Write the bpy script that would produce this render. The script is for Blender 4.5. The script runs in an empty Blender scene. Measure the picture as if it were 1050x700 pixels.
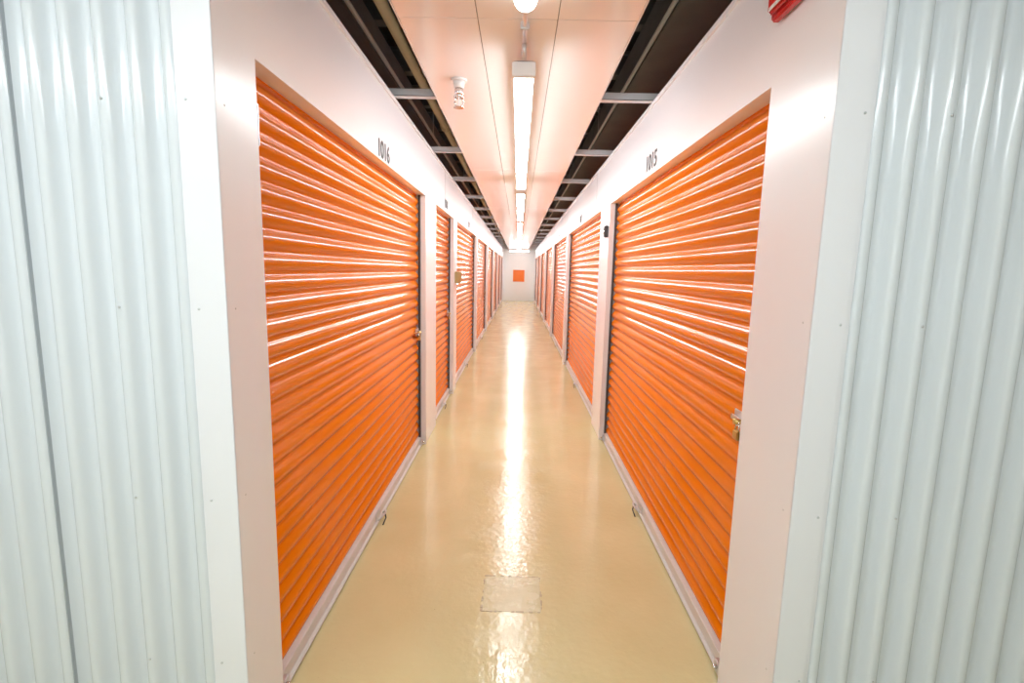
import bpy, bmesh, math, random
from mathutils import Matrix, Vector
random.seed(3)
S = bpy.context.scene
H = 1.5
XF = 0.765      # face of hallway walls
XC = 0.832      # plane of door curtains
YC = 1.305      # wall line of the cross aisle
ZT = 2.487      # top of hallway walls
ZD = 2.078      # door opening height
YE = 25.0       # end wall

# ---------------- materials ----------------
def mat(name, col, rough=0.5, metal=0.0, coat=0.0, emit=None, es=0.0, noise=0.0, nscale=5.0, bump=0.0, bscale=50.0, spec=0.5):
    m = bpy.data.materials.new(name); m.use_nodes = True
    nt = m.node_tree; b = nt.nodes['Principled BSDF']
    b.inputs['Base Color'].default_value = (*col, 1)
    b.inputs['Roughness'].default_value = rough
    b.inputs['Metallic'].default_value = metal
    b.inputs['Coat Weight'].default_value = coat
    b.inputs['Coat Roughness'].default_value = 0.08
    b.inputs['Specular IOR Level'].default_value = spec
    if emit:
        b.inputs['Emission Color'].default_value = (*emit, 1)
        b.inputs['Emission Strength'].default_value = es
    tc = nt.nodes.new('ShaderNodeTexCoord')
    if noise > 0:
        n = nt.nodes.new('ShaderNodeTexNoise'); n.inputs['Scale'].default_value = nscale
        n.inputs['Detail'].default_value = 4
        nt.links.new(tc.outputs['Object'], n.inputs['Vector'])
        mx = nt.nodes.new('ShaderNodeMixRGB'); mx.blend_type = 'MIX'
        mx.inputs[1].default_value = (*[c*(1-noise) for c in col], 1)
        mx.inputs[2].default_value = (*[min(1, c*(1+noise)) for c in col], 1)
        nt.links.new(n.outputs['Fac'], mx.inputs[0]); nt.links.new(mx.outputs[0], b.inputs['Base Color'])
    if bump > 0:
        n2 = nt.nodes.new('ShaderNodeTexNoise'); n2.inputs['Scale'].default_value = bscale
        nt.links.new(tc.outputs['Object'], n2.inputs['Vector'])
        bp = nt.nodes.new('ShaderNodeBump'); bp.inputs['Strength'].default_value = bump
        bp.inputs['Distance'].default_value = 0.01
        nt.links.new(n2.outputs['Fac'], bp.inputs['Height']); nt.links.new(bp.outputs[0], b.inputs['Normal'])
    return m

M_white = mat('painted_white_steel', (0.87,0.87,0.90), 0.25, noise=0.02, nscale=2, bump=0.03, bscale=3)
M_corr = mat('corrugated_white_steel', (0.745,0.785,0.815), 0.16, noise=0.02, nscale=2, bump=0.03, bscale=3)
M_orange = mat('orange_door_paint', (0.78,0.20,0.001), 0.15, noise=0.03, nscale=3, spec=0.25)
M_track = mat('dark_track', (0.05,0.05,0.055), 0.5, noise=0.1)
M_galv = mat('galvanised_steel', (0.62,0.63,0.64), 0.35, metal=0.7, noise=0.12, nscale=14)
M_bar = mat('door_bottom_bar', (0.68,0.65,0.61), 0.4, noise=0.05)
M_channel = mat('painted_channel', (0.6,0.63,0.66), 0.4, noise=0.04)
M_black = mat('black_ceiling_deck', (0.11,0.11,0.12), 0.8, noise=0.3)
M_joist = mat('joist_paint', (0.30,0.30,0.32), 0.6, noise=0.2)
M_dark = mat('unit_back_panel', (0.1,0.1,0.1), 0.7, noise=0.1)
M_pipe = mat('sprinkler_pipe', (0.85,0.66,0.42), 0.4, noise=0.15, nscale=6)
M_conduit = mat('conduit_steel', (0.8,0.8,0.8), 0.4, noise=0.05)
M_ceil = mat('ceiling_panel_gloss', (0.88,0.87,0.87), 0.12, noise=0.015, bump=0.03, bscale=2.5)
M_seam = mat('seam_shadow_gap', (0.25,0.22,0.21), 0.6, noise=0.05)
M_lap = mat('sheet_lap_shadow', (0.42,0.45,0.48), 0.5, noise=0.05)
M_plastic = mat('white_plastic', (0.8,0.8,0.8), 0.35, noise=0.02)
M_chrome = mat('chrome', (0.75,0.75,0.75), 0.15, metal=1.0, noise=0.03)
M_brass = mat('brass', (0.6,0.42,0.15), 0.3, metal=0.9, noise=0.05)
M_red = mat('alarm_red', (0.62,0.02,0.02), 0.3, coat=0.3, noise=0.03)
M_lens = mat('clear_strobe_lens', (0.8,0.82,0.85), 0.1, noise=0.02)
M_text = mat('black_vinyl', (0.015,0.015,0.015), 0.5, noise=0.1)
M_rubber = mat('rubber_seal', (0.03,0.03,0.03), 0.7, noise=0.1)
M_tube = mat('lamp_diffuser', (1,1,1), 0.5, emit=(0.93,0.98,1.0), es=38.0)
M_tubeC = mat('lamp_diffuser_cool', (1,1,1), 0.5, emit=(0.89,0.96,1.0), es=46.0)
M_tubeE = mat('lamp_diffuser_daylight', (1,1,1), 0.5, emit=(0.82,0.96,1.0), es=90.0)
M_bulb = mat('bulb_glass', (1,1,1), 0.4, emit=(1,0.98,0.95), es=10.0)
M_sign = mat('sign_orange', (0.85,0.2,0.03), 0.4, noise=0.03)
M_box = mat('tan_box', (0.42,0.30,0.12), 0.5, noise=0.1)
M_end = mat('end_wall_paint', (0.86,0.88,0.88), 0.4, noise=0.02)

def floor_mat(name='beige_epoxy_floor', k=1.0, r0=0.08, r1=0.24):
    m = bpy.data.materials.new(name); m.use_nodes = True
    nt = m.node_tree; N = nt.nodes; L = nt.links; b = N['Principled BSDF']
    b.inputs['Specular IOR Level'].default_value = 0.48
    tc = N.new('ShaderNodeTexCoord')
    n1 = N.new('ShaderNodeTexNoise'); n1.inputs['Scale'].default_value = 1.6; n1.inputs['Detail'].default_value = 6
    L.new(tc.outputs['Object'], n1.inputs['Vector'])
    cr = N.new('ShaderNodeValToRGB')
    cr.color_ramp.elements[0].position = 0.3; cr.color_ramp.elements[0].color = (0.60*k,0.525*k,0.275*k,1)
    cr.color_ramp.elements[1].position = 0.7; cr.color_ramp.elements[1].color = (0.68*k,0.61*k,0.34*k,1)
    L.new(n1.outputs['Fac'], cr.inputs[0])
    # sparse dirt flecks, clustered
    n2 = N.new('ShaderNodeTexNoise'); n2.inputs['Scale'].default_value = 85; n2.inputs['Detail'].default_value = 3
    L.new(tc.outputs['Object'], n2.inputs['Vector'])
    r2 = N.new('ShaderNodeValToRGB')
    r2.color_ramp.elements[0].position = 0.70; r2.color_ramp.elements[0].color = (0,0,0,1)
    r2.color_ramp.elements[1].position = 0.78; r2.color_ramp.elements[1].color = (1,1,1,1)
    L.new(n2.outputs['Fac'], r2.inputs[0])
    n6 = N.new('ShaderNodeTexNoise'); n6.inputs['Scale'].default_value = 4
    L.new(tc.outputs['Object'], n6.inputs['Vector'])
    r6 = N.new('ShaderNodeMapRange'); r6.inputs['From Min'].default_value = 0.42; r6.inputs['From Max'].default_value = 0.65
    L.new(n6.outputs['Fac'], r6.inputs['Value'])
    mu = N.new('ShaderNodeMath'); mu.operation = 'MULTIPLY'
    L.new(r2.outputs[0], mu.inputs[0]); L.new(r6.outputs[0], mu.inputs[1])
    mx = N.new('ShaderNodeMixRGB'); mx.inputs[2].default_value = (0.28,0.20,0.11,1)
    L.new(mu.outputs[0], mx.inputs[0]); L.new(cr.outputs[0], mx.inputs[1])
    L.new(mx.outputs[0], b.inputs['Base Color'])
    n5 = N.new('ShaderNodeTexNoise'); n5.inputs['Scale'].default_value = 5; n5.inputs['Detail'].default_value = 6
    L.new(tc.outputs['Object'], n5.inputs['Vector'])
    rr = N.new('ShaderNodeMapRange'); rr.inputs['From Min'].default_value = 0.3; rr.inputs['From Max'].default_value = 0.7
    rr.inputs['To Min'].default_value = r0; rr.inputs['To Max'].default_value = r1
    L.new(n5.outputs['Fac'], rr.inputs['Value']); L.new(rr.outputs[0], b.inputs['Roughness'])
    n4 = N.new('ShaderNodeTexNoise'); n4.inputs['Scale'].default_value = 30; n4.inputs['Detail'].default_value = 4
    L.new(tc.outputs['Object'], n4.inputs['Vector'])
    bp = N.new('ShaderNodeBump'); bp.inputs['Strength'].default_value = 0.22; bp.inputs['Distance'].default_value = 0.007
    L.new(n4.outputs['Fac'], bp.inputs['Height']); L.new(bp.outputs[0], b.inputs['Normal'])
    return m
M_floor = floor_mat()
M_patch = floor_mat('worn_epoxy_patch', 0.90, 0.22, 0.35)
M_scuff = mat('scuffed_epoxy', (0.42,0.34,0.19), 0.4, noise=0.25, nscale=30, bump=0.2, bscale=40)

# ---------------- mesh helpers ----------------
def link(o, parent=None):
    S.collection.objects.link(o)
    if parent: o.parent = parent
    return o
def empty(name, loc=(0,0,0)):
    e = bpy.data.objects.new(name, None); e.location = loc; e.empty_display_size = 0.1
    S.collection.objects.link(e); return e
class MB:
    def __init__(s): s.bm = bmesh.new(); s.mats = []
    def mi(s, m):
        if m not in s.mats: s.mats.append(m)
        return s.mats.index(m)
    def box(s, x0,x1,y0,y1,z0,z1, m, bev=0.0):
        t = bmesh.new(); bmesh.ops.create_cube(t, size=1.0)
        for v in t.verts:
            v.co = Vector(((x0+x1)/2+v.co.x*(x1-x0), (y0+y1)/2+v.co.y*(y1-y0), (z0+z1)/2+v.co.z*(z1-z0)))
        if bev>0: bmesh.ops.bevel(t, geom=t.edges[:], offset=bev, segments=2, affect='EDGES')
        s.merge(t, m)
    def cyl(s, p0, p1, r0, m, r1=None, seg=20):
        r1 = r0 if r1 is None else r1
        p0 = Vector(p0); p1 = Vector(p1); d = p1-p0
        t = bmesh.new()
        bmesh.ops.create_cone(t, cap_ends=True, segments=seg, radius1=r0, radius2=r1, depth=d.length)
        q = Vector((0,0,1)).rotation_difference(d.normalized())
        bmesh.ops.transform(t, matrix=Matrix.Translation((p0+p1)/2) @ q.to_matrix().to_4x4(), verts=t.verts)
        for f in t.faces: f.smooth = len(f.verts)==4
        s.merge(t, m)
    def sph(s, c, r, m, sc=(1,1,1)):
        t = bmesh.new(); bmesh.ops.create_uvsphere(t, u_segments=24, v_segments=14, radius=r)
        for v in t.verts: v.co = Vector(c)+Vector((v.co.x*sc[0], v.co.y*sc[1], v.co.z*sc[2]))
        for f in t.faces: f.smooth = True
        s.merge(t, m)
    def sheet(s, rows, m, smooth=True):
        i = s.mi(m); vs = [[s.bm.verts.new(p) for p in r] for r in rows]
        for a in range(len(vs)-1):
            for b in range(len(vs[0])-1):
                f = s.bm.faces.new((vs[a][b], vs[a][b+1], vs[a+1][b+1], vs[a+1][b])); f.material_index = i; f.smooth = smooth
    def tube(s, pts, r, m, seg=8):
        for a,b in zip(pts[:-1], pts[1:]): s.cyl(a,b,r,m,seg=seg)
        for p in pts[1:-1]: s.sph(p, r, m)
    def merge(s, t, m):
        i = s.mi(m)
        for f in t.faces: f.material_index = i
        me = bpy.data.meshes.new('t'); t.to_mesh(me); t.free(); s.bm.from_mesh(me); bpy.data.meshes.remove(me)
    def obj(s, name, parent=None):
        me = bpy.data.meshes.new(name); bmesh.ops.recalc_face_normals(s.bm, faces=s.bm.faces[:]); s.bm.to_mesh(me); s.bm.free()
        for m in s.mats: me.materials.append(m)
        return link(bpy.data.objects.new(name, me), parent)

# ---------------- room shell ----------------
b = MB(); b.box(-4,4,-2.6,YE+1,-0.1,0, M_floor); b.obj('floor')
b = MB()
b.box(-0.128,0.138,2.03,2.29,0,0.0005,M_patch)
random.seed(5)
def broken(x0,y0,x1,y1,n):
    for i in range(n):
        if random.random()<0.28: continue
        a,c = i/n,(i+random.uniform(0.6,1.0))/n
        wd = random.uniform(0.002,0.006)
        xa,xb2 = x0+(x1-x0)*a, x0+(x1-x0)*c; ya,yb2 = y0+(y1-y0)*a, y0+(y1-y0)*c
        b.box(min(xa,xb2)-wd*(y0!=y1),max(xa,xb2)+wd*(y0!=y1),min(ya,yb2)-wd*(x0!=x1),max(ya,yb2)+wd*(x0!=x1),0,0.0009,M_scuff)
broken(-0.13,2.03,-0.13,2.29,12); broken(0.14,2.03,0.14,2.29,12)
broken(-0.13,2.03,0.14,2.03,14); broken(-0.13,2.29,0.14,2.29,14)
b.obj('floor_patch')

# doors y ranges (opening near edge, far edge)
left = [(1.51,4.13),(4.66,5.91),(6.22,9.09),(9.35,12.24),(12.5,15.3),(15.56,18.3),(18.56,21.3),(21.56,24.3)]
right = [(1.65,4.37),(4.87,8.04),(8.34,11.5),(11.8,14.8),(15.1,18.0),(18.3,21.2),(21.5,24.4)]

def hallway_wall(name, sx, doors):
    b = MB()
    xf = sx*XF; xb = sx*(XC+0.03)
    lo, hi = min(xf,xb), max(xf,xb)
    edges = [YC]
    for a,c in doors: edges += [a,c]
    edges.append(YE)
    for i in range(0,len(edges),2):
        y0,y1 = edges[i], edges[i+1]
        if i==0:
            b.box(lo,hi,y0,y1,0,ZT, M_white)
            # corner trim leg
            yt = 1.455 if sx>0 else 1.38
            b.box(*sorted((xf,xf-sx*0.003)),y0-0.0055,yt,0,ZT, M_white, bev=0.0012)
        else:
            b.box(lo,hi,y0,y1,0,ZD+0.01, M_white, bev=0.003)
            # jamb leg lip
            b.box(*sorted((xf,xf-sx*0.003)),y0-0.001,y0+0.035,0,ZD, M_white, bev=0.0012)
    # header
    b.box(lo,hi,doors[0][0],YE,ZD,ZT, M_white)
    b.box(*sorted((xf,xf-sx*0.012)),YC,YE,ZT-0.02,ZT+0.004, M_white, bev=0.002)
    for y in [5.2+3.05*k for k in range(6)]:
        b.box(*sorted((xf,xf-sx*0.0015)),y,y+0.003,ZD,ZT-0.02, M_seam)
    # back of wall
    b.box(*sorted((sx*0.865,sx*1.3)),YC+0.15,YE,0,ZT-0.02, M_dark)
    return b.obj(name)
hallway_wall('wall_left', -1, left)
hallway_wall('wall_right', 1, right)

# corrugated cross aisle walls
def corrugated(name, sx):
    b = MB()
    x1 = 3.5; p = 0.085; amp = 0.018
    x = XF+0.03
    prof = []
    n = int((x1-x)/p*16)
    for i in range(n+1):
        xx = x + (x1-x)*i/n
        c = math.cos(2*math.pi*(((xx-x)/p) % 1.0)); d = amp*math.tanh(1.4*c)/math.tanh(1.4)
        prof.append((sx*xx, YC+0.017 - d))
    b.sheet([[(a,c,z) for (a,c) in prof] for z in (0.0, 1.25, ZT)], M_corr)
    for xs in ((1.285,2.4) if sx<0 else (1.52,2.6)):
        b.box(*sorted((sx*xs,sx*(xs+0.003))),YC+0.004,YC+0.022,0,ZT, M_lap)
    # flange of corner trim
    b.box(*sorted((sx*(XF-0.003),sx*(XF+0.085))),YC-0.006,YC-0.0015,0,ZT, M_white, bev=0.0015)
    for z in (0.35,0.85,1.38,1.9,2.3):
        b.sph((sx*(XF+0.07),YC-0.007,z),0.0035,M_galv,(1,0.6,1))
        b.sph((sx*(XF+0.03+p*3),YC-0.002,z),0.0035,M_galv,(1,0.6,1))
        b.sph((sx*(XF-0.003),YC+0.035,z),0.003,M_galv,(0.6,1,1))
    b.box(*sorted((sx*(XF+0.1),sx*x1)),YC+0.037,YC+0.1,0,ZT, M_dark)
    return b.obj(name)
corrugated('wall_front_left', -1)
corrugated('wall_front_right', 1)

b = MB()
b.box(-3.6,3.6,-1.3,-1.2,0,ZT, M_end); b.obj('wall_back')
b = MB(); b.box(-3.7,-3.6,-1.3,YC+0.1,0,ZT, M_end); b.obj('wall_side_left')
b = MB(); b.box(3.6,3.7,-1.3,YC+0.1,0,ZT, M_end); b.obj('wall_side_right')
b = MB(); b.box(-1.3,1.3,YE,YE+0.1,0,3.4, M_end); b.obj('wall_end')

# ceiling soffit
b = MB()
SX0,SX1 = -0.506,0.448
w = (SX1-SX0)/3
y = 2.146-3.05
xs = [SX0+w*i for i in range(4)]
while y < YE:
    y1 = min(y+3.05, YE)
    for i in range(3):
        b.box(xs[i]+0.0015,xs[i+1]-0.0015,max(y,YC-0.3)+0.0015,y1-0.0015,ZT,ZT+0.02, M_ceil, bev=0.001)
    y = y1
b.box(SX0+0.01,SX1-0.01,YC-0.3,YE,ZT+0.012,ZT+0.03, M_seam)
b.box(SX0-0.004,SX0,YC-0.3,YE,ZT-0.002,ZT+0.035, M_white)
b.box(SX1,SX1+0.004,YC-0.3,YE,ZT-0.002,ZT+0.035, M_white)
b.box(-3.6,3.6,-1.3,YC-0.3,ZT,ZT+0.03, M_ceil)
b.obj('ceiling')

# dark plenum
b = MB()
b.box(-4,4,-2.6,YE+1,3.45,3.5, M_black)
b.box(-4.1,-4,-2.6,YE+1,2.4,3.5, M_black); b.box(4,4.1,-2.6,YE+1,2.4,3.5, M_black)
b.box(-4,4,-2.7,-2.6,0,3.5, M_black); b.box(-4,4,YE+1,YE+1.1,0,3.5, M_black)
for i in range(26):
    yy = 1.9+i*0.9
    b.box(-4,4,yy,yy+0.10,3.36,3.38, M_joist); b.box(-4,4,yy+0.045,yy+0.055,3.2,3.36, M_joist); b.box(-4,4,yy,yy+0.10,3.18,3.20, M_joist)
b.box(-2.2,-1.02,1.4,YE-0.1,2.95,3.15, M_joist)
b.box(0.80,1.6,1.6,YE-0.1,2.9,3.15, M_joist)
b.obj('ceiling_deck')

# channels bridging the gaps
for k in range(16):
    yy = 3.08+1.38*k
    for x0,x1 in ((-XF-0.02,SX0-0.005),(SX1+0.005,XF+0.02)):
        b = MB()
        b.box(x0,x1,yy,yy+0.055,ZT+0.005,ZT+0.009, M_channel)
        b.box(x0,x1,yy,yy+0.004,ZT+0.005,ZT+0.045, M_channel)
        b.box(x0,x1,yy+0.051,yy+0.055,ZT+0.005,ZT+0.045, M_channel)
        b.obj('ceiling_channel')

YP = YE-0.15
b = MB()
b.cyl((-0.70,0.5,2.77),(-0.70,YP,2.77),0.030,M_pipe)
for k in range(9): b.cyl((-0.70,2.0+2.7*k,2.77),(-0.70,2.08+2.7*k,2.77),0.040,M_pipe)
for k in range(9): b.cyl((-0.70,2.6+2.7*k,2.77),(-0.70,2.6+2.7*k,3.18),0.006,M_galv)
b.obj('sprinkler_pipe')
for xx,zz in ((-0.85,2.75),(0.72,2.80)):
    b = MB()
    b.cyl((xx,0.5,zz),(xx,YP,zz),0.012,M_conduit)
    for k in range(9): b.cyl((xx,2.3+2.7*k,zz),(xx,2.3+2.7*k,3.18),0.004,M_galv)
    b.obj('electrical_conduit')

# ---------------- roll-up doors ----------------
def roll_up_door(sx, y0, y1):
    e = empty('roll_up_door', (sx*XC, (y0+y1)/2, 0))
    ox, oy = sx*XC, (y0+y1)/2
    P = lambda x,y,z: (x-ox, y-oy, z)
    BX = lambda b,xa,xb,ya,yb,za,zb,m,bev=0: b.box(*sorted((sx*xa-ox,sx*xb-ox)),ya-oy,yb-oy,za,zb,m,bev)
    b = MB()
    n = 27; zb = 0.065; zt = ZD+0.10; p = (ZD-zb)/n
    rows=[]; steps=int((zt-zb)/p*24)
    for i in range(steps+1):
        z = zb+(zt-zb)*i/steps
        ph = ((z-zb)/p)%1.0
        # wide rounded slat, narrow rounded groove
        d = 0.011*math.sin(math.pi*ph/0.68) if ph<0.68 else -0.007*math.sin(math.pi*(ph-0.68)/0.32)
        x = sx*(XC) - sx*d
        rows.append([P(x,y0+0.008,z),P(x,y1-0.008,z)])
    b.sheet(rows, M_orange)
    b.obj('curtain', e)
    b = MB()
    BX(b,XC-0.03,XC+0.012,y0+0.012,y1-0.012,0.018,0.070,M_bar,0.003)
    BX(b,XC-0.045,XC+0.012,y0+0.012,y1-0.012,0.012,0.018,M_bar,0.001)
    BX(b,XC-0.02,XC+0.008,y0+0.012,y1-0.012,0.0,0.018,M_rubber)
    b.obj('bottom_bar', e)
    b = MB()
    BX(b,XC-0.028,XC-0.012,y0,y0+0.014,0,ZD,M_track)
    BX(b,XC-0.028,XC-0.012,y1-0.022,y1,0,ZD,M_track)
    b.obj('guide_tracks', e)
    b = MB()
    yc = y0+(y1-y0)*0.49
    xx = sx*(XC-0.045)
    BX(b,XC-0.034,XC-0.030,yc-0.05,yc+0.05,0.02,0.07,M_galv)
    b.tube([P(xx,yc-0.05,0.03),P(xx-sx*0.02,yc-0.045,0.05),P(xx-sx*0.03,yc,0.055),P(xx-sx*0.02,yc+0.045,0.05),P(xx,yc+0.05,0.03)],0.005,M_galv)
    b.tube([P(xx-sx*0.028,yc,0.05),P(xx-sx*0.03,yc+0.01,0.02),P(xx-sx*0.028,yc-0.05,0.006)],0.004,M_rubber)
    b.obj('lift_handle', e)
    # small floor stop at both ends
    b = MB()
    for ye in (y0+0.03,y1-0.08):
        BX(b,XC-0.05,XC-0.031,ye,ye+0.05,0.012,0.06,M_galv,0.003)
        b.cyl(P(sx*(XC-0.05),ye+0.025,0.04),P(sx*(XC-0.065),ye+0.025,0.04),0.008,M_chrome,seg=12)
    b.obj('corner_stops', e)
    b = MB()
    yl = y1-0.10 if sx<0 else y0+0.105
    zl = 0.985; xa = XC-0.014
    BX(b,xa-0.006,xa,yl-0.06,yl+0.055,zl-0.03,zl+0.03,M_galv,0.002)
    BX(b,xa-0.018,xa-0.006,yl-0.085,yl+0.06,zl-0.010,zl+0.010,M_chrome,0.003)
    b.cyl(P(sx*(xa-0.006),yl-0.02,zl),P(sx*(xa-0.040),yl-0.02,zl),0.010,M_brass)
    BX(b,xa-0.035,xa-0.02,yl-0.045,yl-0.005,zl-0.065,zl-0.03,M_brass,0.004)
    b.tube([P(sx*(xa-0.027),yl-0.038,zl-0.032),P(sx*(xa-0.027),yl-0.034,zl-0.002),P(sx*(xa-0.027),yl-0.014,zl-0.002),P(sx*(xa-0.027),yl-0.011,zl-0.032)],0.003,M_chrome)
    b.obj('latch', e)
for a,c in left: roll_up_door(-1,a,c)
for a,c in right: roll_up_door(1,a,c)

# ---------------- lamps ----------------
def strip_light(name, L, cx, cy, along='Y', tube=M_tube, z0=2.362):
    e = empty(name, (cx,cy,z0))
    R = (lambda x,y: (x,y)) if along=='Y' else (lambda x,y: (y,x))
    def bx(b,x0,x1,y0,y1,za,zb,m,bev=0):
        (a0,c0),(a1,c1) = R(x0,y0),R(x1,y1)
        b.box(min(a0,a1),max(a0,a1),min(c0,c1),max(c0,c1),za,zb,m,bev)
    hw=0.052
    b = MB()
    prof=[(-0.047,0.026),(-0.047,0.032),(-0.034,0.056),(0.034,0.056),(0.047,0.032),(0.047,0.026)]
    b.sheet([[(*R(x,y),z) for x,z in prof] for y in (-L/2+0.01,L/2-0.01)], M_plastic, False)
    bx(b,-0.0465,0.0465,-L/2+0.01,L/2-0.01,0.026,0.030,M_plastic)
    for s in (-1,1):
        bx(b,-hw,hw,*sorted((s*L/2,s*(L/2-0.03))),-0.012,0.050,M_plastic,0.004)
        bx(b,-0.012,0.012,s*(L/2-0.3)-0.015,s*(L/2-0.3)+0.015,0.056,ZT-z0-0.0005,M_galv)
    b.obj('housing', e)
    b = MB()
    pts=[(-0.044,0.0255)]
    for i in range(13):
        a = math.pi*i/12
        pts.append((-0.044*math.cos(a), 0.017-0.027*math.sin(a)))
    pts.append((0.044,0.0255))
    b.sheet([[(*R(x,y),z) for x,z in pts] for y in (-L/2+0.031,L/2-0.031)], tube)
    b.obj('diffuser', e)
    return e
yy = 2.355
while yy+3.15 < YE:
    strip_light('strip_light', 3.15, 0, yy+3.15/2); yy += 3.45
strip_light('strip_light', 3.15, -0.6, -0.05, 'X', M_tubeC)
strip_light('strip_light', 0.9, 0, 23.4, 'X', M_tubeE)

b = MB()
b.cyl((0.0,1.97,ZT-0.011),(0.0,2.32,ZT-0.011),0.010,M_galv)
b.cyl((0.0,2.32,ZT-0.012),(0.0,2.345,2.415),0.010,M_galv)
b.box(-0.018,0.018,2.17,2.185,ZT-0.024,ZT,M_galv)
b.obj('conduit_drop')
b = MB()
b.cyl((0,1.90,ZT),(0,1.90,ZT-0.02),0.05,M_plastic,0.042,seg=32)
b.sph((0,1.90,ZT-0.045),0.042,M_bulb)
b.obj('ceiling_bulb')

# sprinkler head
b = MB()
sx,sy=-0.34,2.80
b.cyl((sx,sy,ZT),(sx,sy,ZT-0.010),0.042,M_plastic,seg=32)
b.cyl((sx,sy,ZT-0.010),(sx,sy,ZT-0.045),0.030,M_plastic,0.026,seg=24)
b.cyl((sx,sy,ZT-0.045),(sx,sy,ZT-0.080),0.022,M_chrome)
b.cyl((sx,sy,ZT-0.080),(sx,sy,ZT-0.090),0.028,M_chrome,seg=6)
for s in (-1,1):
    b.tube([(sx+s*0.012,sy,ZT-0.090),(sx+s*0.024,sy,ZT-0.110),(sx+s*0.018,sy,ZT-0.128),(sx,sy,ZT-0.138)],0.0045,M_chrome)
b.cyl((sx,sy,ZT-0.088),(sx,sy,ZT-0.135),0.004,M_lens)
b.cyl((sx,sy,ZT-0.137),(sx,sy,ZT-0.141),0.028,M_chrome,seg=24)
b.obj('fire_sprinkler')

# fire alarm strobe on right header
b = MB()
b.box(XF-0.03,XF-0.003,1.49,1.63,2.25,2.39,M_red,bev=0.006)
b.box(XF-0.05,XF-0.03,1.505,1.615,2.262,2.315,M_red,bev=0.008)
b.box(XF-0.062,XF-0.045,1.515,1.605,2.322,2.36,M_lens,bev=0.008)
b.box(XF-0.0515,XF-0.0495,1.52,1.60,2.268,2.278,M_plastic)
b.obj('fire_alarm_strobe')

def number(txt, sx, y, z, h=0.092):
    c = bpy.data.curves.new('unit_number','FONT'); c.body = txt; c.size = h*1.4; c.extrude = 0.0008
    c.align_x='CENTER'; c.align_y='CENTER'; c.space_character=0.98; c.offset=0.002
    o = bpy.data.objects.new('unit_number', c); c.materials.append(M_text); link(o)
    if sx<0: R = Matrix(((0,0,1),(1,0,0),(0,1,0)))
    else: R = Matrix(((0,0,-1),(-1,0,0),(0,1,0)))
    o.matrix_world = Matrix.Translation((sx*(XF-0.002),y,z)) @ R.to_4x4()
number('1016',-1,2.88,2.13)
number('1015',1,3.08,2.15)
for i,(a,c) in enumerate(left[1:6]): number(str(1018+2*i),-1,(a+c)/2,2.15)
for i,(a,c) in enumerate(right[1:6]): number(str(1017+2*i),1,(a+c)/2,2.15)

b = MB()
b.box(-0.28,0.28,YE-0.03,YE,0.95,1.52,M_sign,bev=0.004)
b.box(-0.3,0.3,YE-0.018,YE,0.93,0.95,M_plastic); b.box(-0.3,0.3,YE-0.018,YE,1.52,1.54,M_plastic)
b.obj('wall_sign')

b = MB()
b.box(-XF,-XF+0.07,6.02,6.14,1.33,1.47,M_box,bev=0.006)
b.box(-XF+0.07,-XF+0.074,6.04,6.12,1.35,1.45,M_brass,bev=0.001)
b.obj('junction_box')
b = MB()
b.box(XF-0.035,XF-0.0,4.40,4.47,1.80,1.90,M_track,bev=0.006)
b.cyl((XF-0.035,4.435,1.85),(XF-0.045,4.435,1.85),0.02,M_chrome)
b.obj('door_sensor')
b = MB()
b.box(-XF-0.035,-XF+0.0,1.511,1.521,1.84,1.96,M_galv,bev=0.003)
b.sph((-XF-0.018,1.523,1.93),0.005,M_chrome); b.sph((-XF-0.018,1.523,1.87),0.005,M_chrome)
b.obj('jamb_plate')

w = bpy.data.worlds.new('World'); S.world = w; w.use_nodes = True
w.node_tree.nodes['Background'].inputs[0].default_value = (0.8,0.9,1,1)
w.node_tree.nodes['Background'].inputs[1].default_value = 0.05

cd = bpy.data.cameras.new('camera'); cam = bpy.data.objects.new('camera', cd); link(cam)
cd.lens = 513/1050*36; cd.sensor_width = 36; cd.clip_start = 0.02
X = Vector((0.9997,0.0135,0.02335)).normalized()
F = Vector((-0.0101,0.990,-0.1409)).normalized()
Zc = -F; Yc = Zc.cross(X).normalized(); X = Yc.cross(Zc)
m = Matrix((X,Yc,Zc)).transposed().to_4x4(); m.translation = (0,0,H)
cam.matrix_world = m
S.camera = cam
S.view_settings.view_transform = 'Standard'
S.view_settings.look = 'None'
S.view_settings.exposure = 0.0
